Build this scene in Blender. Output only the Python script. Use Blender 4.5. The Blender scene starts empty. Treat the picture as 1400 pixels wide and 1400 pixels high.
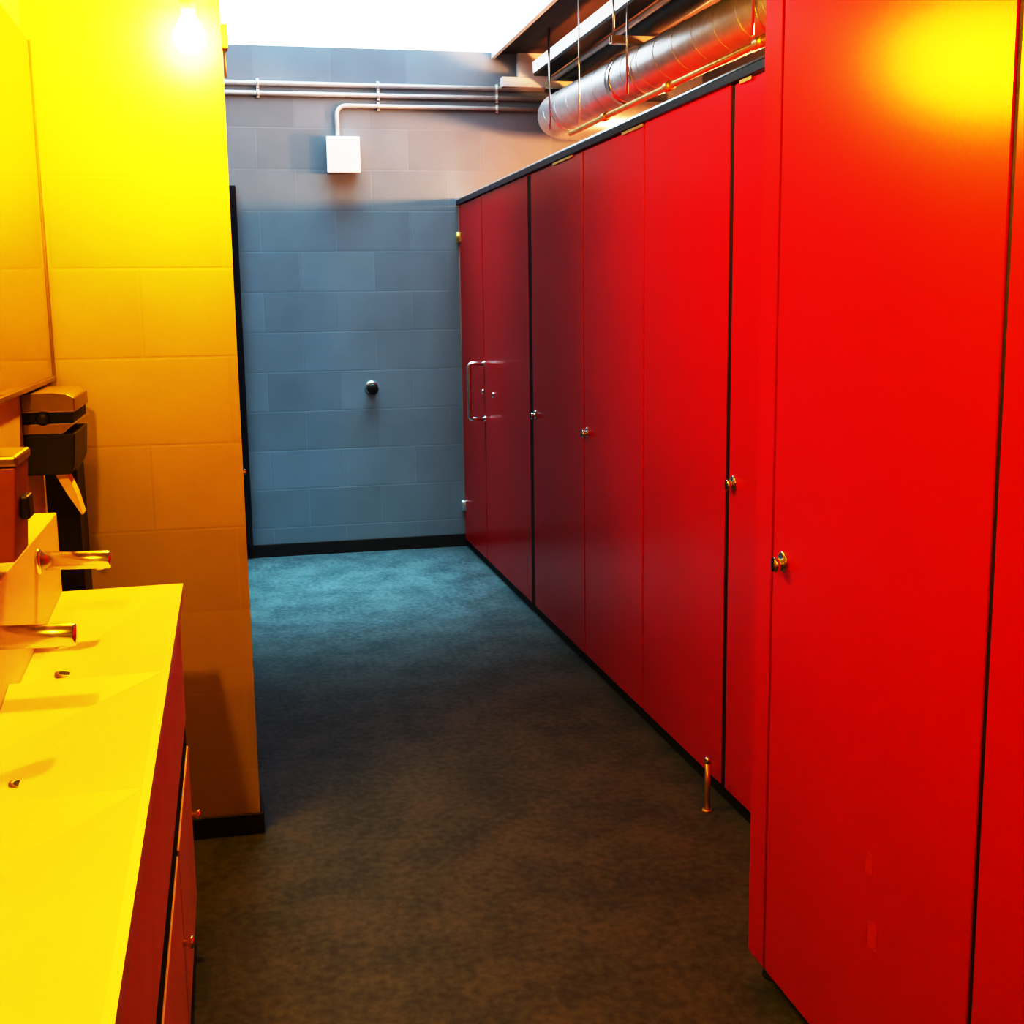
import bpy, bmesh, math, random
from mathutils import Vector, Matrix
random.seed(4)
scene = bpy.context.scene
COL = scene.collection
PI = math.pi

# ------------------------------------------------------------------ materials
def nodes(name):
    m = bpy.data.materials.new(name); m.use_nodes = True
    nt = m.node_tree
    return m, nt, nt.nodes['Principled BSDF']

def mat(name, col, rough=.5, metal=0., var=.06, scale=12., bump=0., spec=.5, coat=0., anis=None):
    """procedural paint / metal: gentle noise in colour and roughness"""
    m, nt, b = nodes(name)
    tc = nt.nodes.new('ShaderNodeTexCoord')
    n = nt.nodes.new('ShaderNodeTexNoise'); n.inputs['Scale'].default_value = scale; n.inputs['Detail'].default_value = 4
    nt.links.new(tc.outputs['Object'], n.inputs['Vector'])
    r = nt.nodes.new('ShaderNodeValToRGB')
    a = [max(0, c*(1-var)) for c in col]; z = [min(1, c*(1+var)) for c in col]
    r.color_ramp.elements[0].color = (*a, 1); r.color_ramp.elements[1].color = (*z, 1)
    r.color_ramp.elements[0].position = .3; r.color_ramp.elements[1].position = .7
    nt.links.new(n.outputs['Fac'], r.inputs['Fac']); nt.links.new(r.outputs['Color'], b.inputs['Base Color'])
    b.inputs['Roughness'].default_value = rough; b.inputs['Metallic'].default_value = metal
    b.inputs['Specular IOR Level'].default_value = spec
    b.inputs['Coat Weight'].default_value = coat
    if bump:
        bp = nt.nodes.new('ShaderNodeBump'); bp.inputs['Strength'].default_value = bump; bp.inputs['Distance'].default_value = .004
        nt.links.new(n.outputs['Fac'], bp.inputs['Height']); nt.links.new(bp.outputs['Normal'], b.inputs['Normal'])
    return m

def block_mat(name, col, joint, axis='x', rough=.45, bump=.35, bw=.44, bh=.235, zoff=.0):
    """painted concrete block wall, running bond; axis = the wall's horizontal axis"""
    m, nt, b = nodes(name)
    tc = nt.nodes.new('ShaderNodeTexCoord'); sp = nt.nodes.new('ShaderNodeSeparateXYZ'); cb = nt.nodes.new('ShaderNodeCombineXYZ')
    nt.links.new(tc.outputs['Object'], sp.inputs[0])
    nt.links.new(sp.outputs['X' if axis == 'x' else 'Y'], cb.inputs['X'])
    ad = nt.nodes.new('ShaderNodeMath'); ad.operation = 'ADD'; ad.inputs[1].default_value = zoff
    nt.links.new(sp.outputs['Z'], ad.inputs[0]); nt.links.new(ad.outputs[0], cb.inputs['Y'])
    br = nt.nodes.new('ShaderNodeTexBrick')
    br.inputs['Scale'].default_value = 1; br.inputs['Brick Width'].default_value = bw; br.inputs['Row Height'].default_value = bh
    br.inputs['Mortar Size'].default_value = .005; br.inputs['Mortar Smooth'].default_value = .6
    br.inputs['Color1'].default_value = (*[c*.93 for c in col], 1); br.inputs['Color2'].default_value = (*[min(1, c*1.06) for c in col], 1)
    br.inputs['Mortar'].default_value = (*joint, 1)
    nt.links.new(cb.outputs[0], br.inputs['Vector'])
    n = nt.nodes.new('ShaderNodeTexNoise'); n.inputs['Scale'].default_value = 90; n.inputs['Detail'].default_value = 5
    nt.links.new(tc.outputs['Object'], n.inputs['Vector'])
    n2 = nt.nodes.new('ShaderNodeTexNoise'); n2.inputs['Scale'].default_value = 3.5; n2.inputs['Detail'].default_value = 3
    nt.links.new(tc.outputs['Object'], n2.inputs['Vector'])
    mx = nt.nodes.new('ShaderNodeMixRGB'); mx.blend_type = 'MULTIPLY'; mx.inputs['Fac'].default_value = .25
    nt.links.new(br.outputs['Color'], mx.inputs['Color1']); nt.links.new(n2.outputs['Fac'], mx.inputs['Color2'])
    nt.links.new(mx.outputs[0], b.inputs['Base Color'])
    mu = nt.nodes.new('ShaderNodeMath'); mu.operation = 'MULTIPLY_ADD'; mu.inputs[1].default_value = -1.; 
    nt.links.new(br.outputs['Fac'], mu.inputs[0])
    mn = nt.nodes.new('ShaderNodeMath'); mn.operation = 'MULTIPLY'; mn.inputs[1].default_value = .18
    nt.links.new(n.outputs['Fac'], mn.inputs[0]); nt.links.new(mn.outputs[0], mu.inputs[2])
    bp = nt.nodes.new('ShaderNodeBump'); bp.inputs['Strength'].default_value = bump; bp.inputs['Distance'].default_value = .006
    nt.links.new(mu.outputs[0], bp.inputs['Height']); nt.links.new(bp.outputs['Normal'], b.inputs['Normal'])
    b.inputs['Roughness'].default_value = rough
    return m

def emit(name, col, s):
    m, nt, b = nodes(name)
    b.inputs['Base Color'].default_value = (.8, .8, .8, 1)
    b.inputs['Emission Color'].default_value = (*col, 1); b.inputs['Emission Strength'].default_value = s
    return m

def floor_mat():
    m, nt, b = nodes('speckled_vinyl')
    tc = nt.nodes.new('ShaderNodeTexCoord')
    n1 = nt.nodes.new('ShaderNodeTexNoise'); n1.inputs['Scale'].default_value = 4; n1.inputs['Detail'].default_value = 6; n1.inputs['Roughness'].default_value = .65
    n2 = nt.nodes.new('ShaderNodeTexNoise'); n2.inputs['Scale'].default_value = 38; n2.inputs['Detail'].default_value = 3
    mp = nt.nodes.new('ShaderNodeMapping'); mp.inputs['Scale'].default_value = (1.15, 1, 1)
    nt.links.new(tc.outputs['Object'], mp.inputs['Vector'])
    for n in (n1, n2): nt.links.new(mp.outputs[0], n.inputs['Vector'])
    mx = nt.nodes.new('ShaderNodeMixRGB'); mx.inputs['Fac'].default_value = .45
    nt.links.new(n1.outputs['Fac'], mx.inputs['Color1']); nt.links.new(n2.outputs['Fac'], mx.inputs['Color2'])
    r = nt.nodes.new('ShaderNodeValToRGB')
    r.color_ramp.elements[0].position = .40; r.color_ramp.elements[1].position = .60
    r.color_ramp.elements[0].color = (.050, .066, .072, 1); r.color_ramp.elements[1].color = (.122, .136, .142, 1)
    nt.links.new(mx.outputs[0], r.inputs['Fac']); nt.links.new(r.outputs['Color'], b.inputs['Base Color'])
    b.inputs['Roughness'].default_value = .5
    bp = nt.nodes.new('ShaderNodeBump'); bp.inputs['Strength'].default_value = .05; bp.inputs['Distance'].default_value = .002
    nt.links.new(n2.outputs['Fac'], bp.inputs['Height']); nt.links.new(bp.outputs['Normal'], b.inputs['Normal'])
    return m

def deck_mat():
    m, nt, b = nodes('timber_deck')
    tc = nt.nodes.new('ShaderNodeTexCoord'); mp = nt.nodes.new('ShaderNodeMapping'); mp.inputs['Scale'].default_value = (8, .6, 8)
    nt.links.new(tc.outputs['Object'], mp.inputs['Vector'])
    n = nt.nodes.new('ShaderNodeTexNoise'); n.inputs['Scale'].default_value = 3; n.inputs['Detail'].default_value = 6
    nt.links.new(mp.outputs[0], n.inputs['Vector'])
    w = nt.nodes.new('ShaderNodeTexWave'); w.inputs['Scale'].default_value = 1.1; w.inputs['Distortion'].default_value = .4
    w.bands_direction = 'X'
    nt.links.new(tc.outputs['Object'], w.inputs['Vector'])
    mx = nt.nodes.new('ShaderNodeMixRGB'); mx.inputs['Fac'].default_value = .35
    nt.links.new(n.outputs['Fac'], mx.inputs['Color1']); nt.links.new(w.outputs['Fac'], mx.inputs['Color2'])
    r = nt.nodes.new('ShaderNodeValToRGB')
    r.color_ramp.elements[0].color = (.05, .03, .022, 1); r.color_ramp.elements[1].color = (.17, .10, .075, 1)
    nt.links.new(mx.outputs[0], r.inputs['Fac']); nt.links.new(r.outputs['Color'], b.inputs['Base Color'])
    b.inputs['Roughness'].default_value = .7
    return m

M = dict(
    floor=floor_mat(), deck=deck_mat(),
    grey_block=block_mat('grey_painted_block', (.28, .315, .36), (.29, .325, .37), 'x', .42, .14, zoff=.06),
    cream_x=block_mat('cream_painted_block', (.66, .63, .54), (.655, .625, .535), 'x', .5, .08, zoff=.04),
    cream_y=block_mat('cream_painted_block_side', (.72, .69, .60), (.70, .67, .58), 'y', .5, .12, zoff=.04),
    grey_y=block_mat('grey_painted_block_side', (.27, .33, .36), (.28, .34, .37), 'y', .42, .2, zoff=.06),
    red=mat('red_laminate', (.54, .003, .006), .255, var=.03, scale=3, spec=.28),
    dark=mat('black_shadow_strip', (.012, .010, .010), .6),
    joint_fill=mat('dark_brown_joint', (.030, .008, .006), .6),
    skirting=mat('dark_vinyl_skirting', (.03, .022, .022), .45),
    chrome=mat('chrome', (.86, .86, .86), .22, 1., var=.02),
    satin=mat('satin_aluminium', (.80, .82, .84), .28, 1., var=.03, scale=30),
    rail_face=mat('navy_anodised', (.05, .06, .10), .35, .6),
    galv=mat('galvanised_steel', (.74, .76, .79), .40, .75, var=.08, scale=16, bump=.25),
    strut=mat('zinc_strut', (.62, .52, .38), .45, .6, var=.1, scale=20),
    white=mat('white_enamel', (.86, .86, .86), .35, var=.02),
    conduit=mat('painted_conduit', (.72, .71, .70), .4, .3, var=.05, scale=20),
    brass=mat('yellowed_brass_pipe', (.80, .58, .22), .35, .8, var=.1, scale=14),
    black=mat('black_pipe_lagging', (.02, .02, .024), .42, var=.2, scale=20),
    solid=mat('solid_surface', (.88, .87, .78), .42, var=.02, scale=5),
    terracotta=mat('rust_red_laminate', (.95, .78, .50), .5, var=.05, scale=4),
    rust=mat('rust_brown_enamel', (.30, .10, .04), .45),
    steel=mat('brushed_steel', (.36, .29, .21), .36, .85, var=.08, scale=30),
    darksteel=mat('dark_grey_plastic', (.03, .022, .016), .4),
    paper=mat('paper_towel', (.85, .72, .55), .8, var=.04, scale=60),
    bulb_dim=emit('lit_bulb_glass_dim', (1.0, .51, .010), 1600.),
    bulb=emit('lit_bulb_glass', (1.0, .53, .006), 2150.),
    wall_lamp=emit('warm_lamp_diffuser', (1.0, .47, .20), 880.),
    strip=emit('glowing_tray_lip', (.85, .95, 1.0), 1.3),  # emission added to imitate the tray's skylit white edge
    sky=emit('opal_skylight_sheet', (.68, .90, 1.0), 3.9),
    lighter_red=mat('lighter_red_patch', (.60, .018, .014), .5, var=.08, scale=40),
    doorpaint=mat('dark_door_paint', (.012, .014, .022), .4),
)
mm, nt_, b_ = nodes('mirror_glass')
b_.inputs['Base Color'].default_value = (.80, .70, .52, 1); b_.inputs['Metallic'].default_value = 1; b_.inputs['Roughness'].default_value = .06
n_ = nt_.nodes.new('ShaderNodeTexNoise'); n_.inputs['Scale'].default_value = 6
r_ = nt_.nodes.new('ShaderNodeMapRange'); r_.inputs['To Min'].default_value = .03; r_.inputs['To Max'].default_value = .12
nt_.links.new(n_.outputs['Fac'], r_.inputs['Value']); nt_.links.new(r_.outputs[0], b_.inputs['Roughness'])
M['mirror'] = mm

# ------------------------------------------------------------------ mesh helpers
def add_box(bm, x0, x1, y0, y1, z0, z1, bev=0., seg=2):
    vs = [bm.verts.new((x, y, z)) for x in (x0, x1) for y in (y0, y1) for z in (z0, z1)]
    idx = [(0,1,3,2), (4,6,7,5), (0,4,5,1), (2,3,7,6), (0,2,6,4), (1,5,7,3)]
    fs = [bm.faces.new([vs[i] for i in f]) for f in idx]
    if bev:
        es = list({e for f in fs for e in f.edges})
        bmesh.ops.bevel(bm, geom=es, offset=bev, segments=seg, affect='EDGES', profile=.5)

def frame_of(d):
    d = d.normalized()
    a = Vector((0, 0, 1)) if abs(d.z) < .9 else Vector((1, 0, 0))
    u = d.cross(a).normalized(); return u, d.cross(u).normalized()

def add_lathe(bm, origin, axis, prof, n=24, smooth=True):
    """prof: list of (distance along axis, radius)"""
    o = Vector(origin); d = Vector(axis).normalized(); u, v = frame_of(d)
    rings = []
    for t, r in prof:
        if r < 1e-6: rings.append([bm.verts.new(o+d*t)])
        else: rings.append([bm.verts.new(o+d*t+(u*math.cos(2*PI*k/n)+v*math.sin(2*PI*k/n))*r) for k in range(n)])
    for a, b in zip(rings, rings[1:]):
        for k in range(n):
            k2 = (k+1) % n
            if len(a) == 1 and len(b) == 1: continue
            if len(a) == 1: f = bm.faces.new((a[0], b[k], b[k2]))
            elif len(b) == 1: f = bm.faces.new((a[k], b[0], a[k2]))
            else: f = bm.faces.new((a[k], b[k], b[k2], a[k2]))
            f.smooth = smooth
    for rg, rev in ((rings[0], True), (rings[-1], False)):
        if len(rg) > 1:
            bm.faces.new(rg[::-1] if rev else rg)

def fillet(pts, rad, seg=8):
    P = [Vector(p) for p in pts]; out = [P[0]]
    for a, b, c in zip(P, P[1:], P[2:]):
        da, dc = (a-b).normalized(), (c-b).normalized()
        s, e = b+da*rad, b+dc*rad
        for k in range(seg+1):
            t = k/seg
            out.append(s*(1-t)**2+b*2*t*(1-t)+e*t*t)
    out.append(P[-1]); return out

def add_tube(bm, pts, r, n=14, caps=True):
    P = [Vector(p) for p in pts]; rings = []
    u = None
    for i, p in enumerate(P):
        d = (P[min(i+1, len(P)-1)]-P[max(i-1, 0)]).normalized()
        if u is None: u, v = frame_of(d)
        else:
            u = (u-d*u.dot(d)).normalized(); v = d.cross(u)
        rings.append([bm.verts.new(p+(u*math.cos(2*PI*k/n)+v*math.sin(2*PI*k/n))*r) for k in range(n)])
    for a, b in zip(rings, rings[1:]):
        for k in range(n):
            f = bm.faces.new((a[k], a[(k+1) % n], b[(k+1) % n], b[k])); f.smooth = True
    if caps: bm.faces.new(rings[0][::-1]); bm.faces.new(rings[-1])

def add_prism(bm, poly, axis, a0, a1, bev=0.):
    """extrude a 2-D outline along an axis; poly in the other two axes' order"""
    def P(p, a): return {'x': (a, p[0], p[1]), 'y': (p[0], a, p[1]), 'z': (p[0], p[1], a)}[axis]
    A = [bm.verts.new(P(p, a0)) for p in poly]; B = [bm.verts.new(P(p, a1)) for p in poly]
    n = len(poly); fs = [bm.faces.new(A), bm.faces.new(B[::-1])]
    for k in range(n): fs.append(bm.faces.new((A[k], B[k], B[(k+1) % n], A[(k+1) % n])))
    if bev:
        bmesh.ops.bevel(bm, geom=list({e for f in fs for e in f.edges}), offset=bev, segments=2, affect='EDGES', profile=.5)

def obj(name, bm, m, parent=None, loc=(0, 0, 0)):
    bmesh.ops.recalc_face_normals(bm, faces=bm.faces[:])
    me = bpy.data.meshes.new(name); bm.to_mesh(me); bm.free()
    me.materials.append(m if not isinstance(m, str) else M[m])
    o = bpy.data.objects.new(name, me); COL.objects.link(o)
    if parent:
        o.parent = parent
        o.location = -Vector(parent.location) if loc == 'world' else loc
    return o

def tag(o, label, cat, group=None):
    o['label'] = label; o['category'] = cat
    if group: o['group'] = group
    return o

def thing(name, label, cat, loc=(0, 0, 0), group=None):
    o = bpy.data.objects.new(name, None); COL.objects.link(o); o.location = loc; o.empty_display_size = .05
    return tag(o, label, cat, group)

def part(name, bm, m, parent):
    """mesh given in world coordinates, hung on its thing"""
    root = parent
    off = Vector((0, 0, 0)); p = parent
    while p: off += Vector(p.location); p = p.parent
    o = obj(name, bm, m); o.parent = parent; o.location = -off
    return o

def struct(name, bm, m, label=None):
    o = obj(name, bm, m); o['kind'] = 'structure'
    if label: o['label'] = label
    return o

def box(*a, **k):
    bm = bmesh.new(); add_box(bm, *a, **k); return bm
def lathe(*a, **k):
    bm = bmesh.new(); add_lathe(bm, *a, **k); return bm
def tube(*a, **k):
    bm = bmesh.new(); add_tube(bm, *a, **k); return bm

# ------------------------------------------------------------------ measures (metres)
XL = -.47            # wall behind the basins
YW = 3.467           # face of the yellow-lit cross wall
XW = .024            # its free end
YB = 7.543           # back wall
XR = 2.95            # wall behind the cubicles
ZC = 2.97            # ceiling
XS, XN = 1.395, 1.081   # faces of the far and near cubicle fronts
ZB, ZRAIL = .048, 2.09
YFRONT = -1.6

# ------------------------------------------------------------------ setting
struct('floor', box(-1.25, XR+.15, YFRONT-.15, YB+.15, -.1, 0), 'floor', 'dark speckled vinyl floor running to the back wall')
struct('wall_back', box(-1.25, XR+.15, YB, YB+.15, 0, ZC+.25), 'grey_block', 'grey painted block wall at the end of the room')
struct('wall_left', box(XL-.13, XL, YFRONT, YW+.01, 0, ZC+.2), 'cream_y', 'block wall behind the washbasins')
struct('wall_stub', box(XL-.13, XW, YW, YW+.14, 0, ZC+.2), 'cream_x', 'cross wall lit yellow beyond the basins')
struct('wall_left_far', box(-1.25, -1.1, YW+.14, YB, 0, ZC+.2), 'grey_y')
struct('wall_right', box(XR, XR+.15, YFRONT, YB, 0, ZC+.2), 'grey_y')
struct('wall_front', box(-1.25, XR+.15, YFRONT-.15, YFRONT, 0, ZC+.2), 'cream_x')
SKX0, SKX1, SKY0 = -.75, 1.625, 5.75
bm = bmesh.new()
add_box(bm, SKX1, XR+.15, YFRONT-.15, YB, ZC, ZC+.12)
add_box(bm, -1.25, SKX0, YFRONT-.15, YB, ZC, ZC+.12)
add_box(bm, SKX0, SKX1, YFRONT-.15, SKY0, ZC, ZC+.12)
struct('ceiling', bm, 'deck', 'brown timber deck ceiling beside the skylight')
struct('window_1', box(SKX0, SKX1, SKY0, YB, ZC+.005, ZC+.05), 'sky', 'glaring white skylight over the far end')
# skirting
struct('baseboard_back', box(-1.1, XS+.02, YB-.012, YB, 0, .078, bev=.003), 'skirting')
bm = bmesh.new()
add_box(bm, XL, XW+.010, YW-.010, YW, 0, .062, bev=.003); add_box(bm, XW, XW+.010, YW, YW+.14, 0, .062, bev=.003)
struct('baseboard_stub', bm, 'skirting')
# dark door at the end of the side corridor, only its edge shows
dr = struct('door_1', box(-.86, .055, YB-.045, YB, .08, 2.16, bev=.003), 'doorpaint', 'dark door edge beside the yellow wall')
bm = bmesh.new(); add_box(bm, .055, .089, YB-.06, YB, .078, 2.192, bev=.003); add_box(bm, -.895, -.861, YB-.06, YB, .078, 2.192, bev=.003); add_box(bm, -.861, .055, YB-.06, YB, 2.161, 2.192, bev=.003)
f = part('door_frame', bm, 'doorpaint', dr)
part('door_handle', tube(fillet([(-.0, YB-.045, 1.0), (-.0, YB-.10, 1.0), (-.12, YB-.10, 1.0)], .02), .009), 'chrome', dr)
# white boxed trim at the top right of the back wall
struct('trim_1', box(1.765, 1.95, YB-.05, YB, 2.77, ZC, bev=.004), 'white', 'white boxing at the top right of the back wall')
struct('trim_2', box(1.665, 1.95, YB-.06, YB, 2.772, 2.83, bev=.004), 'white', 'white ledge under the boxing')
struct('trim_3', box(SKX1-.012, SKX1+.012, SKY0, YB, ZC-.03, ZC+.01, bev=.003), 'white')

# ------------------------------------------------------------------ cubicles
def lock(parent, x, y, z):
    b = lathe((x, y, z), (-1, 0, 0), [(-.002, .021), (.004, .021), (.006, .018), (.007, .012)], 20)
    l = part('lock', b, 'chrome', parent)
    b = lathe((x-.006, y, z-.006), (-1, 0, 0), [(0, .011), (.004, .011), (.007, .0155), (.015, .0155), (.018, .012), (.019, 0)], 18)
    part('lock_knob', b, 'chrome', l)
    bm = bmesh.new(); add_box(bm, x-.0265, x-.0235, y-.0035, y+.0035, z-.018, z+.010, bev=.001)
    part('turn_slot', bm, 'dark', l)

def door(y0, y1, x, label, lock_y=None, zt=None, lock_z=.985, hinge='near', stop_far=True):
    zt = zt or ZRAIL-.004
    t = thing('cubicle_door', label, 'door', (x, (y0+y1)/2, 0), 'red cubicle doors')
    part('door_panel', box(x, x+.028, y0+.003, y1-.003, ZB, zt, bev=.0025), 'red', t)
    if lock_y: lock(t, x, lock_y, lock_z)
    yj = y1 if hinge == 'near' else y0
    part('door_stop', box(x+.0285, x+.036, yj-.018, yj+.004, ZB+.02, zt-.004), 'dark', t)
    if hinge == 'near' and not (4.8 < y0 < 4.9 or 4.05 < y0 < 4.1): part('door_stop', box(x+.0285, x+.036, y0-.02, y0+.008, ZB+.02, zt-.004), 'dark', t)
    hy = y0+.01 if hinge == 'near' else y1-.01
    for z in (.26, 1.9):
        bm = bmesh.new(); add_lathe(bm, (x+.036, hy, z-.045), (0, 0, 1), [(0, .007), (.09, .007)], 10)
        add_box(bm, x+.028, x+.034, hy-.03 if hinge != 'near' else hy, hy if hinge != 'near' else hy+.03, z-.04, z+.04)
        part('hinge', bm, 'satin', t)
    return t

def pilaster(y0, y1, x, label, zt=ZRAIL):
    t = thing('partition_panel', label, 'partition', (x, (y0+y1)/2, 0), 'red fixed partition panels')
    part('panel', box(x, x+.028, y0+.003, y1-.003, ZB, zt, bev=.0025), 'red', t)
    for yy in () if x > 1.2 else (y0+.09, y1-.09) if y1-y0 > .3 else ((y0+y1)/2,):
        bm = bmesh.new(); add_lathe(bm, (x+.05, yy, 0), (0, 0, 1), [(0, .03), (.006, .03), (.008, .014), (ZB+.06, .014)], 14)
        add_box(bm, x+.0285, x+.052, yy-.012, yy+.012, ZB+.01, ZB+.06)
        part('foot', bm, 'darksteel', t)
    return t

# far row, from the back wall towards the camera
d_acc = door(6.845, 7.525, XS, 'dark red cubicle door with a long pull handle, beside the back wall', None, hinge='far')
hy = 6.875
h = part('pull_handle', tube(fillet([(XS, hy-.035, 1.172), (XS-.088, hy-.035, 1.172), (XS-.088, hy-.035, .862), (XS, hy-.035, .862)], .022), .0125, 12), 'satin', d_acc)
h['label'] = 'chrome D-shaped pull handle'
for z in (1.172, .862):
    part('handle_rose', lathe((XS+.001, hy-.035, z), (-1, 0, 0), [(0, .018), (.004, .018), (.006, .012)], 16), 'chrome', h)
lock_bm = lathe((XS+.002, 6.885, 1.012), (-1, 0, 0), [(0, .016), (.006, .016), (.010, .011), (.012, 0)], 16)
part('lock', lock_bm, 'chrome', d_acc)
# wall hinges that show at the far edge
for z in (1.90, .26):
    bm = bmesh.new(); add_lathe(bm, (XS-.008, 7.527, z-.032), (0, 0, 1), [(0, .010), (.064, .010)], 12)
    add_box(bm, XS-.004, XS+.0005, 7.475, 7.527, z-.03, z+.03, bev=.001)
    add_box(bm, XS-.010, XS-.004, 7.520, YB-.001, z-.03, z+.03, bev=.001)
    part('wall_hinge', bm, 'brass' if z > 1 else 'satin', d_acc)
p1 = pilaster(5.760, 6.84, XS, 'dark red fixed panel between the long-handled door and the second lock')
part('lock_keeper', lathe((XS+.002, 6.60, 1.012), (-1, 0, 0), [(0, .016), (.006, .016), (.010, .011), (.012, 0)], 16), 'chrome', p1)
door(4.835, 5.703, XS, 'dark red cubicle door right of the widest dark joint in the far half of the row', 5.655)
door(4.095, 4.828, XS, 'red cubicle door in the middle of the row, its lock mid-height on the left edge', 4.785)
p2 = pilaster(3.350, 4.088, XS, 'bright red fixed panel left of the tall dark joint near the protruding cubicle')
door(2.60, 3.327, XS, 'red cubicle door partly hidden behind the protruding cubicle, above the metal post', 3.288)
# dark strips behind the joints belong to the head-rail frame
rail = thing('head_rail', 'long silver and navy head rail along the top of the far cubicle doors', 'rail', (XS, 5.0, ZRAIL))
bm = bmesh.new()
add_prism(bm, [(XS-.012, ZRAIL), (XS+.034, ZRAIL), (XS+.034, ZRAIL+.026), (XS-.012, ZRAIL+.026)], 'y', 2.45, YB-.001, bev=.002)
part('rail_channel', bm, 'rail_face', rail)
bm = bmesh.new()
arc = [(XS+.034, ZRAIL+.0265), (XS-.012, ZRAIL+.0265)] + [(XS-.012+.023*(1-math.cos(a))*1.0, ZRAIL+.0265+.014*math.sin(a)) for a in [k*PI/8 for k in range(1, 8)]]
add_prism(bm, arc, 'y', 2.45, YB-.001)
part('rail_cap', bm, 'satin', rail)
for ya, yb_ in ((3.18, 3.30), (4.07, 4.34), (4.96, 5.30)):
    part('bracket', box(XS-.007, XS-.001, ya+.02, yb_-.02, ZRAIL-.012, ZRAIL-.001, bev=.001), 'brass', rail)  # brass slivers stand in for warm light leaking above the doors
# cubicle dividers
for y, nm in ((2.44, 'near end'), (3.37, 'third'), (4.06, 'second'), (5.75, 'first')):
    x0 = XN+.04 if y < 2.5 else XS+.13
    t = thing('divider_panel', 'red divider panel standing inside the cubicle row, %s from the back wall' % nm if y > 2.5 else 'red end panel turning the corner of the protruding cubicle', 'partition', (x0, y, 0))
    part('panel', box(x0, XR-.002, y-.014, y+.014, .035, ZRAIL-.03, bev=.002), 'red', t)
    for xx in (x0+.25, XR-.3):
        part('foot', lathe((xx, y, 0), (0, 0, 1), [(0, .03), (.006, .03), (.008, .013), (.036, .013)], 14), 'darksteel', t)
# black recessed plinth under the fronts
t = obj('plinth', box(XS+.014, XS+.028, 2.48, YB-.014, 0, .044, bev=.001), 'dark'); tag(t, 'black recessed plinth in the shadow under the far cubicle doors', 'plinth')

# protruding near cubicle
NZT = 2.14
pilaster(2.343, 2.43, XN, 'narrow bright red corner panel of the protruding cubicle', NZT)
dn = door(1.588, 2.340, XN, 'nearest full red cubicle door, glowing orange at its top right', 2.285, NZT, .975)
for (y, z, w, hgt) in ((1.905, .495, .024, .036), (1.885, .365, .030, .050)):
    part('faint_mark', box(XN-.0006, XN+.0002, y-w/2, y+w/2, z-hgt/2, z+hgt/2), 'lighter_red', dn)  # faint, slightly lighter red rectangles on the door panel
p3 = pilaster(1.43, 1.583, XN, 'red panel cut off by the right edge of the photo', NZT)
door(.68, 1.426, XN, 'red cubicle door just outside the right edge of the frame', 1.37, NZT, .975)
nr = thing('head_rail', 'navy head rail above the protruding cubicle', 'rail', (XN, 1.5, NZT))
part('rail_channel', box(XN-.012, XN+.036, .68, 2.434, NZT, NZT+.03, bev=.002), 'rail_face', nr)

for p, x, ya, yc in ((p1, XS, 5.701, 5.762), (p2, XS, 3.325, 3.352), (p3, XN, 1.581, 1.590)):
    part('dark_joint_fill', box(x+.0025, x+.027, ya, yc, ZB+.002, ZRAIL-.006 if x > 1.2 else NZT-.006), 'joint_fill', p)  # dark strips set into the gaps between panels and doors
# metal floor post in front of the doors
t = thing('door_stop_post', 'thin metal post standing on the floor in front of the red doors', 'post', (1.326, 3.287, 0))
part('post', lathe((1.326, 3.287, 0), (0, 0, 1), [(0, .0085), (.150, .0085)], 16), 'brass', t)
part('post_cap', lathe((1.326, 3.287, .150), (0, 0, 1), [(0, .0105), (.012, .0105), (.016, .007), (.017, 0)], 16), 'satin', t)
part('base_flange', lathe((1.326, 3.287, 0), (0, 0, 1), [(0, .016), (.003, .016), (.004, .010)], 16), 'brass', t)

# ------------------------------------------------------------------ back wall fittings
t = thing('junction_box', 'white square box on the grey back wall below the pipes', 'box', (.708, YB, 2.365))
part('box_body', box(.620, .797, YB-.085, YB-.0005, 2.272, 2.457, bev=.008, seg=3), 'white', t)
part('box_lid', box(.612, .805, YB-.100, YB-.0855, 2.262, 2.468, bev=.006, seg=3), 'white', t)
def clips(parent, xs, z, r):
    for x in xs:
        bm = bmesh.new(); add_tube(bm, [(x-.008, YB-.022, z), (x+.008, YB-.022, z)], r+.004, 12)
        add_box(bm, x-.008, x+.008, YB-.02, YB-.0005, z-r-.012, z+r+.012)
        part('pipe_clip', bm, 'conduit', parent)
for z, lab in ((2.765, 'uppermost grey conduit across the back wall'), (2.710, 'middle grey conduit across the back wall, just below the top one')):
    t = thing('conduit', lab, 'pipe', (.1, YB-.022, z), 'straight conduits on the back wall')
    part('pipe', tube([(-.9, YB-.022, z), (1.93, YB-.022, z)], .0135), 'conduit', t)
    clips(t, (.24, .93, 1.64), z, .0135)
t = thing('conduit', 'lowest grey conduit bending down into the white box', 'pipe', (.71, YB-.022, 2.647))
part('pipe', tube(fillet([(.685, YB-.022, 2.458), (.685, YB-.022, 2.650), (1.93, YB-.022, 2.650)], .06), .0125), 'conduit', t)
clips(t, (.93, 1.64), 2.650, .0125)
t = thing('coat_hook', 'small round metal hook alone in the middle of the grey wall', 'hook', (.838, YB, 1.009))
part('rose', lathe((.838, YB, 1.012), (0, -1, 0), [(0, .040), (.006, .040), (.012, .032), (.014, .012)], 20), 'satin', t)
part('stem', lathe((.838, YB-.012, 1.012), (0, -1, 0), [(0, .009), (.035, .009)], 14), 'satin', t)
part('knob', lathe((.838, YB-.045, 1.005), (0, -1, 0), [(0, .014), (.004, .030), (.018, .033), (.026, .022), (.028, 0)], 18), 'darksteel', t)

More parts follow.
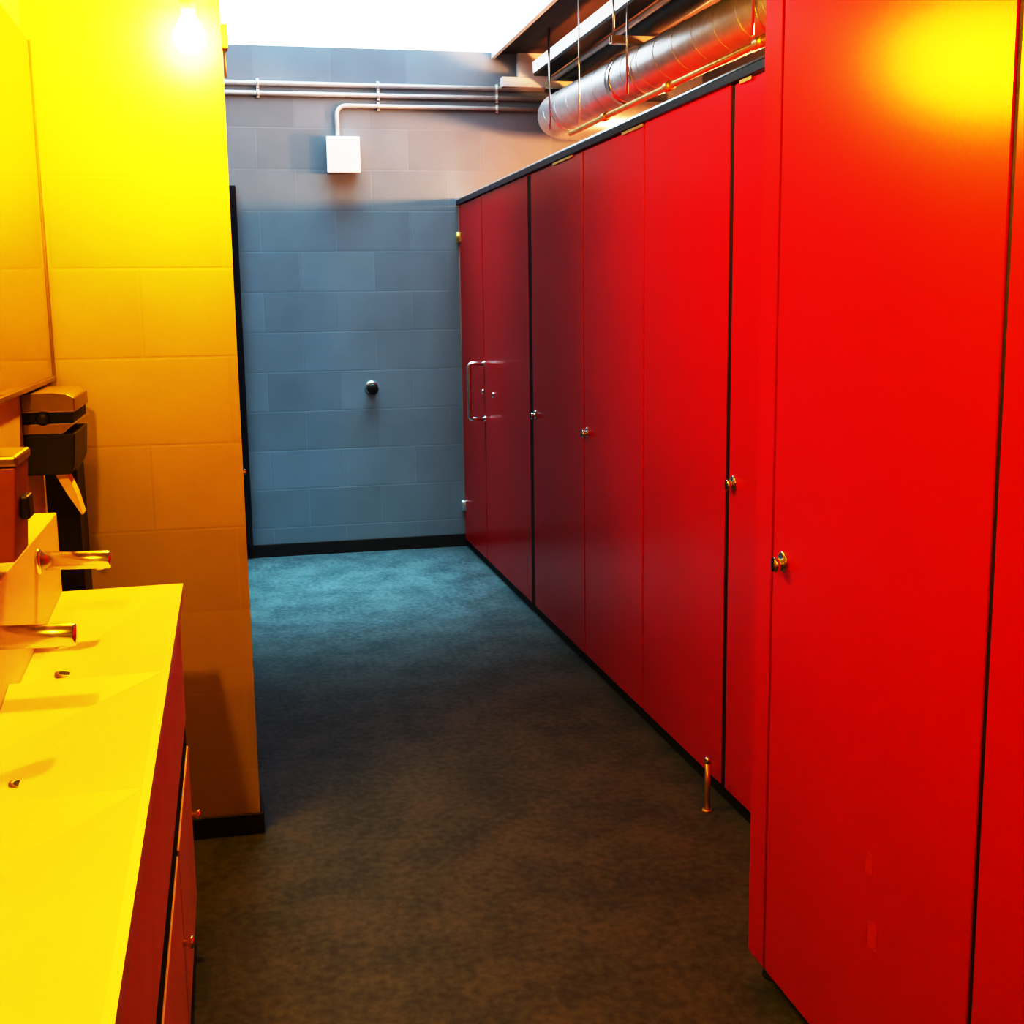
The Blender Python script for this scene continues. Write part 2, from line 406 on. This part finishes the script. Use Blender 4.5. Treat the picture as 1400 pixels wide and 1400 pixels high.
# ------------------------------------------------------------------ services above the cubicles
DR = .115
dpath = fillet([(2.75, 7.30, 2.56), (1.89, 7.30, 2.56), (2.135, 2.0, 2.56)], .26, 10)
t = thing('ventilation_duct', 'large silver spiral duct hanging over the cubicles', 'duct', (1.95, 5, 2.56))
part('duct_body', tube(dpath, DR, 32), 'galv', t)
a, b = Vector((1.89, 7.30, 2.56)), Vector((2.135, 2.0, 2.56)); dd = (b-a).normalized()
u_, v_ = frame_of(dd)
hel = [a+dd*(.30+k*.205/20)+(u_*math.cos(2*PI*k/20)+v_*math.sin(2*PI*k/20))*(DR+.0005) for k in range(20*24)]
part('spiral_seam', tube(hel, .0024, 6), 'galv', t)
for s in (1.35, 3.4):
    part('joint_band', lathe(a+dd*s, dd, [(-.03, DR-.001), (-.03, DR+.005), (.03, DR+.005), (.03, DR-.001)], 32), 'satin', t)
def duct_at(y):
    s = (y-a.y)/dd.y; return a+dd*s
for y, lab in ((6.83, 'farthest thin hanger rod holding the silver duct, near the back wall'), (5.64, 'middle thin hanger rod crossing the silver duct'), (4.37, 'nearest thin hanger rod at the right end of the visible silver duct')):
    c = duct_at(y)
    t = thing('hanger_rod', lab, 'hanger rod', (c.x-DR-.012, y, ZC), 'threaded rods holding the duct')
    part('rod', tube([(c.x-DR-.012, y, 2.44), (c.x-DR-.012, y, ZC-.0005)], .0055, 10), 'satin', t)
    ring = [(c.x+math.cos(q)*(DR+.008), y, c.z+math.sin(q)*(DR+.008)) for q in [PI+k*PI/14 for k in range(15)]]
    part('duct_strap', tube(ring, .004, 8), 'satin', t)
# cable tray and black pipe running beside the duct
t = thing('cable_tray', 'long black cable tray beside the skylight, its lip made to glow as if skylit', 'cable tray', (1.87, 5, 2.84))
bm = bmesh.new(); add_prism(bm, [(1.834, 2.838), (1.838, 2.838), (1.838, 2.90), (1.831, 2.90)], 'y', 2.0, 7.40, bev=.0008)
part('glow_face', bm, 'strip', t)  # tray lip glows by itself, standing in for skylight falling on it
bm = bmesh.new(); add_prism(bm, [(1.839, 2.822), (1.935, 2.822), (1.935, 2.89), (1.925, 2.89), (1.925, 2.845), (1.839, 2.845)], 'y', 2.0, 7.40)
part('tray_channel', bm, 'black', t)
t = thing('insulated_pipe', 'thick black lagged pipe between the cable tray and the silver duct', 'pipe', (1.98, 5, 2.79))
part('pipe', tube([(2.01, 2.0, 2.775), (2.01, 7.50, 2.775)], .049, 24), 'black', t)
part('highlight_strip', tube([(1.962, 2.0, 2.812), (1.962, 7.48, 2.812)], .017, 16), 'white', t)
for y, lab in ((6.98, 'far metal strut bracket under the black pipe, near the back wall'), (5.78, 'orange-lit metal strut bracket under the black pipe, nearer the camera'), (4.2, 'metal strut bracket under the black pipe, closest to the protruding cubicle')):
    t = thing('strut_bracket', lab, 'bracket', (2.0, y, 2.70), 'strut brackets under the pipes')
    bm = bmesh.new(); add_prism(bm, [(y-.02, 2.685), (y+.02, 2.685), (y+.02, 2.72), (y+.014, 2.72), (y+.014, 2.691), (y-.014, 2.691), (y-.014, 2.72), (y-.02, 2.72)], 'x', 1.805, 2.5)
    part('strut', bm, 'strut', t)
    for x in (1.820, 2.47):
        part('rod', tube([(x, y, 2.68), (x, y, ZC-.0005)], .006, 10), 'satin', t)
# slim warm pipe just above the head rail
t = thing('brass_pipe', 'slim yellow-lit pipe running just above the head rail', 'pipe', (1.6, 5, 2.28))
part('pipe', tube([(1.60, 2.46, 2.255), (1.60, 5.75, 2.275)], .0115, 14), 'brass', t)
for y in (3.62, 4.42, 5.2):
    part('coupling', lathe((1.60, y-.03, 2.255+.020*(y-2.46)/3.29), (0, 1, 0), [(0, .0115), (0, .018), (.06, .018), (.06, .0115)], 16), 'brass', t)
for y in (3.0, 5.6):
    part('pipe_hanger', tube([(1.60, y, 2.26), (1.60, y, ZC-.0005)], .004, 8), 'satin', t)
# bulkhead lamps inside the cubicles, below the rail line
for y, nm in ((6.35, 'far'), (5.0, 'middle'), (3.55, 'near')):
    t = thing('bulkhead_lamp', 'warm round wall lamp inside the %s cubicle behind the red doors' % nm, 'lamp', (XR, y, 2.20), 'wall lamps inside the cubicles')
    part('lamp_base', lathe((XR, y, 2.20), (-1, 0, 0), [(0, .105), (.03, .105), (.034, .095)], 24), 'white', t)
    part('glow_face', lathe((XR-.034, y, 2.20), (-1, 0, 0), [(0, .094), (.02, .086), (.04, .062), (.052, .03), (.055, 0)], 24), 'wall_lamp', t)

# ------------------------------------------------------------------ pendants over the basins
def pendant(y, label, m='bulb', x=-.0555):
    z = 2.132
    t = thing('pendant_bulb', label, 'lamp', (x, y, ZC), 'bare pendant bulbs over the basins')
    prof = [(0, 0), (.003, .016), (.011, .029), (.024, .038), (.040, .041), (.055, .0385), (.072, .030), (.086, .021), (.097, .016), (.104, .0145)]
    part('bulb', lathe((x, y, z), (0, 0, 1), prof, 24), m, t)
    part('socket', lathe((x, y, z+.104), (0, 0, 1), [(0, .016), (.002, .019), (.05, .019), (.062, .008), (.07, .004)], 18), 'white', t)
    part('cord', tube([(x, y, z+.17), (x, y, ZC-.02)], .003, 8), 'white', t)
    part('ceiling_rose', lathe((x, y, ZC), (0, 0, -1), [(0, .045), (.012, .042), (.022, .02), (.024, .004)], 20), 'white', t)
pendant(3.37, 'bare glowing pendant bulb in front of the yellow wall')
pendant(1.00, 'second bare pendant bulb over the basins, above the frame', 'bulb_dim', -.34)

# small box on the end of the cross wall
t = thing('sensor_box', 'tiny orange-lit box on the end of the yellow wall, high up', 'box', (XW, YW+.03, 2.2))
part('box_body', box(XW-.001, XW+.016, YW+.004, YW+.06, 2.170, 2.230, bev=.004), 'strut', t)
part('cable_stub', tube([(XW+.006, YW+.03, 2.171), (XW+.006, YW+.03, 2.10)], .003, 8), 'conduit', t)
t = obj('wall_screw', lathe((XW-.002, YW+.02, 1.05), (1, 0, 0), [(0, .006), (.006, .009), (.010, .006), (.011, 0)], 12), 'satin'); tag(t, 'tiny pale screw head on the yellow wall edge at waist height', 'screw')

# ------------------------------------------------------------------ washbasins
XF, XK, ZT = -.129, -.396, .87
t = thing('washbasin_counter', 'long pale solid washbasin worktop lit bright yellow with faceted basins', 'washbasin', (XF, 1.6, ZT))
ridges = [2.912, 2.19, 1.64, 1.06, .48]
bm = bmesh.new()
XI = XF-.012
def V(x, y, z): return bm.verts.new((x, y, z))
top_pts = []
for i in range(len(ridges)-1):
    y0, y1 = ridges[i], ridges[i+1]
    F0, F1 = V(XI, y0, ZT), V(XI, y1, ZT)
    B0, B1 = V(XK+.0006, y0, ZT-.002), V(XK+.0006, y1, ZT-.002)
    if i == 0:
        P = V(XK+.0006, y0-.30, ZT-.016)
    else:
        P = V(XK+.0006, y0-.24, ZT-.046)
    D = V(XK+.0006, y1+.05, ZT-.034)
    for f in ((F0, B0, P), (F0, P, D), (F0, D, F1), (F1, D, B1)): bm.faces.new(f)
    # lip, front edge, ends
    L0, L1 = V(XF, y0, ZT), V(XF, y1, ZT); G0, G1 = V(XF, y0, ZT-.028), V(XF, y1, ZT-.028)
    bm.faces.new((F0, F1, L1, L0)); bm.faces.new((L0, L1, G1, G0))
    K0, K1 = V(XK+.0006, y0, ZT-.06), V(XK+.0006, y1, ZT-.06); H0, H1 = V(XF-.02, y0, ZT-.06), V(XF-.02, y1, ZT-.06)
    bm.faces.new((H0, H1, K1, K0)); bm.faces.new((G0, G1, H1, H0))
    if i == 0: bm.faces.new((L0, G0, H0, K0, B0, F0))
    if i == len(ridges)-2: bm.faces.new((L1, F1, B1, K1, H1, G1))
bmesh.ops.remove_doubles(bm, verts=bm.verts[:], dist=1e-5)
part('basin_top', bm, 'solid', t)
for (x, y, z) in ((-.318, 2.300, .846), (-.312, 1.765, .843)):
    n = Vector((.18, 0.02, 1))
    d = part('drain', lathe((x, y, z), n, [(-.004, .019), (.002, .019), (.0035, .015), (.002, .013)], 20), 'steel', t)
    part('drain_grate', lathe((x, y, z), n, [(0, .0125), (.0028, .0125)], 16), 'dark', d)
t = thing('splashback_ledge', 'pale boxed splashback ledge carrying the spouts behind the basins', 'splashback', (XK, 1.6, ZT))
part('ledge_box', box(XL+.0005, XK, .48, 2.918, .812, 1.05, bev=.003), 'solid', t)

def spout(y, label):
    t = thing('wall_spout', label, 'tap', (XK, y, 1.0), 'chrome spouts over the basins')
    part('flange', lathe((XK, y, 1.003), (1, 0, 0), [(-.001, .027), (.006, .027), (.009, .022)], 24), 'chrome', t)
    part('spout_tube', lathe((XK+.006, y, 1.003), (1, 0, -.03), [(0, .0185), (.132, .0185), (.136, .0165), (.1365, 0)], 24), 'chrome', t)
    part('aerator', lathe((XK+.120, y, .984), (0, 0, -1), [(-.006, .010), (.003, .010), (.004, .008)], 16), 'chrome', t)
spout(2.59, 'farther chrome spout, by the end of the ledge')
spout(1.985, 'nearer chrome spout at the left edge, beside the first drain')

# vanity cabinets under the worktop
for i in range(4):
    y1, y0 = ridges[0]-.004-.612*i, ridges[0]-.004-.612*(i+1)
    lab = ['rust red vanity cabinet at the far end of the worktop', 'rust red vanity cabinet next to the farthest one, its knob in front', 'rust red vanity cabinet cut off by the bottom edge of the photo', 'rust red vanity cabinet nearest the camera'][i]
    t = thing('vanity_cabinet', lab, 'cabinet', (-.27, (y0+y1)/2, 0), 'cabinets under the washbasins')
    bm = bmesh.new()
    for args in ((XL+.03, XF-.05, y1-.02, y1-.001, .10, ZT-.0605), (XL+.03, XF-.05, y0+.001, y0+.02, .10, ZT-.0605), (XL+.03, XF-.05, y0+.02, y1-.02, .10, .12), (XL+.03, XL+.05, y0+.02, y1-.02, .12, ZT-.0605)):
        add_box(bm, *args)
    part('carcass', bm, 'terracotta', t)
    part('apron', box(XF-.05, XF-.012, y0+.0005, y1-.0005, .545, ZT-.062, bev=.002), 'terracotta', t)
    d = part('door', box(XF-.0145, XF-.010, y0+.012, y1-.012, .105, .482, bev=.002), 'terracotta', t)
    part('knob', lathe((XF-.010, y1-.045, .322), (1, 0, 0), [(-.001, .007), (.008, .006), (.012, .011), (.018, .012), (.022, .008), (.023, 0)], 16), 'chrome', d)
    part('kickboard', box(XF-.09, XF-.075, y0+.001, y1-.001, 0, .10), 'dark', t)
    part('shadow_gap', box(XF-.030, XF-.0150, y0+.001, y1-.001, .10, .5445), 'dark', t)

struct('trim_4', box(XL+.0005, -.392, 3.31, YW-.0005, .062, 1.10, bev=.004), 'darksteel', 'dark box in the corner below the towel dispenser')  # plain dark box filling the corner under the dispenser

# mirror
t = thing('wall_mirror', 'large wall mirror above the basins reflecting the yellow wall', 'mirror', (XL, 1.9, 1.75))
part('mirror_glass', box(XL+.014, XL+.020, .5, 3.455, 1.330, 2.168, bev=.001), 'mirror', t)
part('backing', box(XL+.0005, XL+.0135, .5, 3.455, 1.330, 2.168), 'darksteel', t)
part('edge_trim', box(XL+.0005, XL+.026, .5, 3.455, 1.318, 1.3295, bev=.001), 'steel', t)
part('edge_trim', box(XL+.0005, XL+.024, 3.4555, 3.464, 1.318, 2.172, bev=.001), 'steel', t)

# towel dispensers under the mirror
def dispenser(y0, y1, zt, h, dep, label, paper):
    x0 = XL+.0008; x1 = XL+dep
    t = thing('towel_dispenser', label, 'dispenser', (x0, (y0+y1)/2, zt-h))
    # body: profile in X-Z extruded along Y, front leaning back to the bottom
    bm = bmesh.new()
    add_prism(bm, [(x0, zt-.095), (x1-.004, zt-.095), (x1-.010, zt-h+.02), (x1-.02, zt-h), (x0, zt-h)], 'y', y0, y1, bev=.003)
    part('body', bm, 'darksteel', t)
    bm = bmesh.new()
    add_prism(bm, [(x0, zt-.045), (x1, zt-.045), (x1, zt-.012), (x1-.018, zt-.002), (x1-.05, zt), (x0, zt)], 'y', y0-.004, y1+.004, bev=.003)
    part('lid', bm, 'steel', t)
    part('dark_slot', box(x0, x1-.006, y0+.002, y1-.002, zt-.070, zt-.0455), 'dark', t)
    bm = bmesh.new(); add_prism(bm, [(x0, zt-.0945), (x1-.03, zt-.0945), (x1, zt-.0705), (x0, zt-.0705)], 'y', y0-.003, y1+.003, bev=.002)
    part('tray_lip', bm, 'steel', t)
    part('lid_lock', lathe((x0+.045, y0, zt-.058), (0, -1, 0), [(-.004, .016), (.006, .016), (.010, .010), (.011, 0)], 16), 'darksteel', t)
    if paper:
        bm = bmesh.new()
        zb = zt-h
        pr_ = [(x1-.062, zb+.004), (x1-.034, zb+.004), (x1-.014, zb-.050), (x1-.002, zb-.100), (x1-.006, zb-.101), (x1-.034, zb-.052)]
        add_prism(bm, pr_, 'y', y0+.03, y0+.09)
        part('paper_towel', bm, 'paper', t)
    return t
dispenser(3.02, 3.29, 1.312, .19, .118, 'metal paper towel dispenser in the corner with a towel hanging out', True)
t = thing('soap_dispenser', 'plain metal dispenser box at the left edge with a lit top', 'dispenser', (XL, 2.2, 1.06))
x0, x1 = XL+.0008, XL+.118
bm = bmesh.new(); add_prism(bm, [(x0, 1.085), (x1-.012, 1.085), (x1, 1.245), (x0, 1.245)], 'y', 2.16, 2.30, bev=.004)
part('body', bm, 'rust', t)
part('lid', box(x0, x1+.004, 2.155, 2.305, 1.2455, 1.264, bev=.005), 'steel', t)
part('push_button', box(x1-.006, x1+.010, 2.205, 2.255, 1.15, 1.19, bev=.004), 'darksteel', t)

# ------------------------------------------------------------------ light, world, camera
la = bpy.data.lights.new('skylight_daylight', 'AREA'); la.shape = 'RECTANGLE'; la.size = 2.2; la.size_y = 1.2
la.color = (.44, .90, 1.0); la.energy = 73; la.spread = math.radians(66)
lo = bpy.data.objects.new('skylight_daylight', la); COL.objects.link(lo); lo.location = (.44, 6.74, ZC-.005)
w = bpy.data.worlds.new('World'); scene.world = w; w.use_nodes = True
bg = w.node_tree.nodes['Background']; bg.inputs['Color'].default_value = (.6, .8, 1, 1); bg.inputs['Strength'].default_value = .02

cam = bpy.data.cameras.new('camera'); co = bpy.data.objects.new('camera', cam); COL.objects.link(co)
FPX, YAW, PIT, ROL = 1692.97, .22181434, .16662045, -.01409474
cam.sensor_width = 36; cam.sensor_fit = 'HORIZONTAL'; cam.lens = FPX/1400*36; cam.clip_start = .02
cy, sy, cp, sp_, cr, sr = math.cos(YAW), math.sin(YAW), math.cos(PIT), math.sin(PIT), math.cos(ROL), math.sin(ROL)
fw = Vector((sy, cy, 0)); rt = Vector((cy, -sy, 0)); up = Vector((0, 0, 1))
f2 = fw*cp-up*sp_; u2 = up*cp+fw*sp_
r3 = rt*cr+u2*sr; u3 = u2*cr-rt*sr
mw = Matrix.Identity(4)
for i in range(3): mw[i][0], mw[i][1], mw[i][2] = r3[i], u3[i], -f2[i]
mw.translation = Vector((0, 0, 1.5))
co.matrix_world = mw
scene.camera = co

scene.view_settings.view_transform = 'Standard'
scene.view_settings.look = 'None'
scene.view_settings.exposure = 0
scene.view_settings.gamma = .60
scene.cycles.use_denoising = True
scene.cycles.max_bounces = 8
scene.cycles.sample_clamp_indirect = 6
scene.cycles.caustics_reflective = True

vs = scene.view_settings
vs.use_curve_mapping = True
cm = vs.curve_mapping
cm.white_level = (2.6, 2.6, 2.6)
c = cm.curves[3]
for x, y in ((.022, .047), (.05, .115), (.115, .285), (.20, .525), (.40, .86), (.70, .97)):
    c.points.new(x, y)
cm.update()
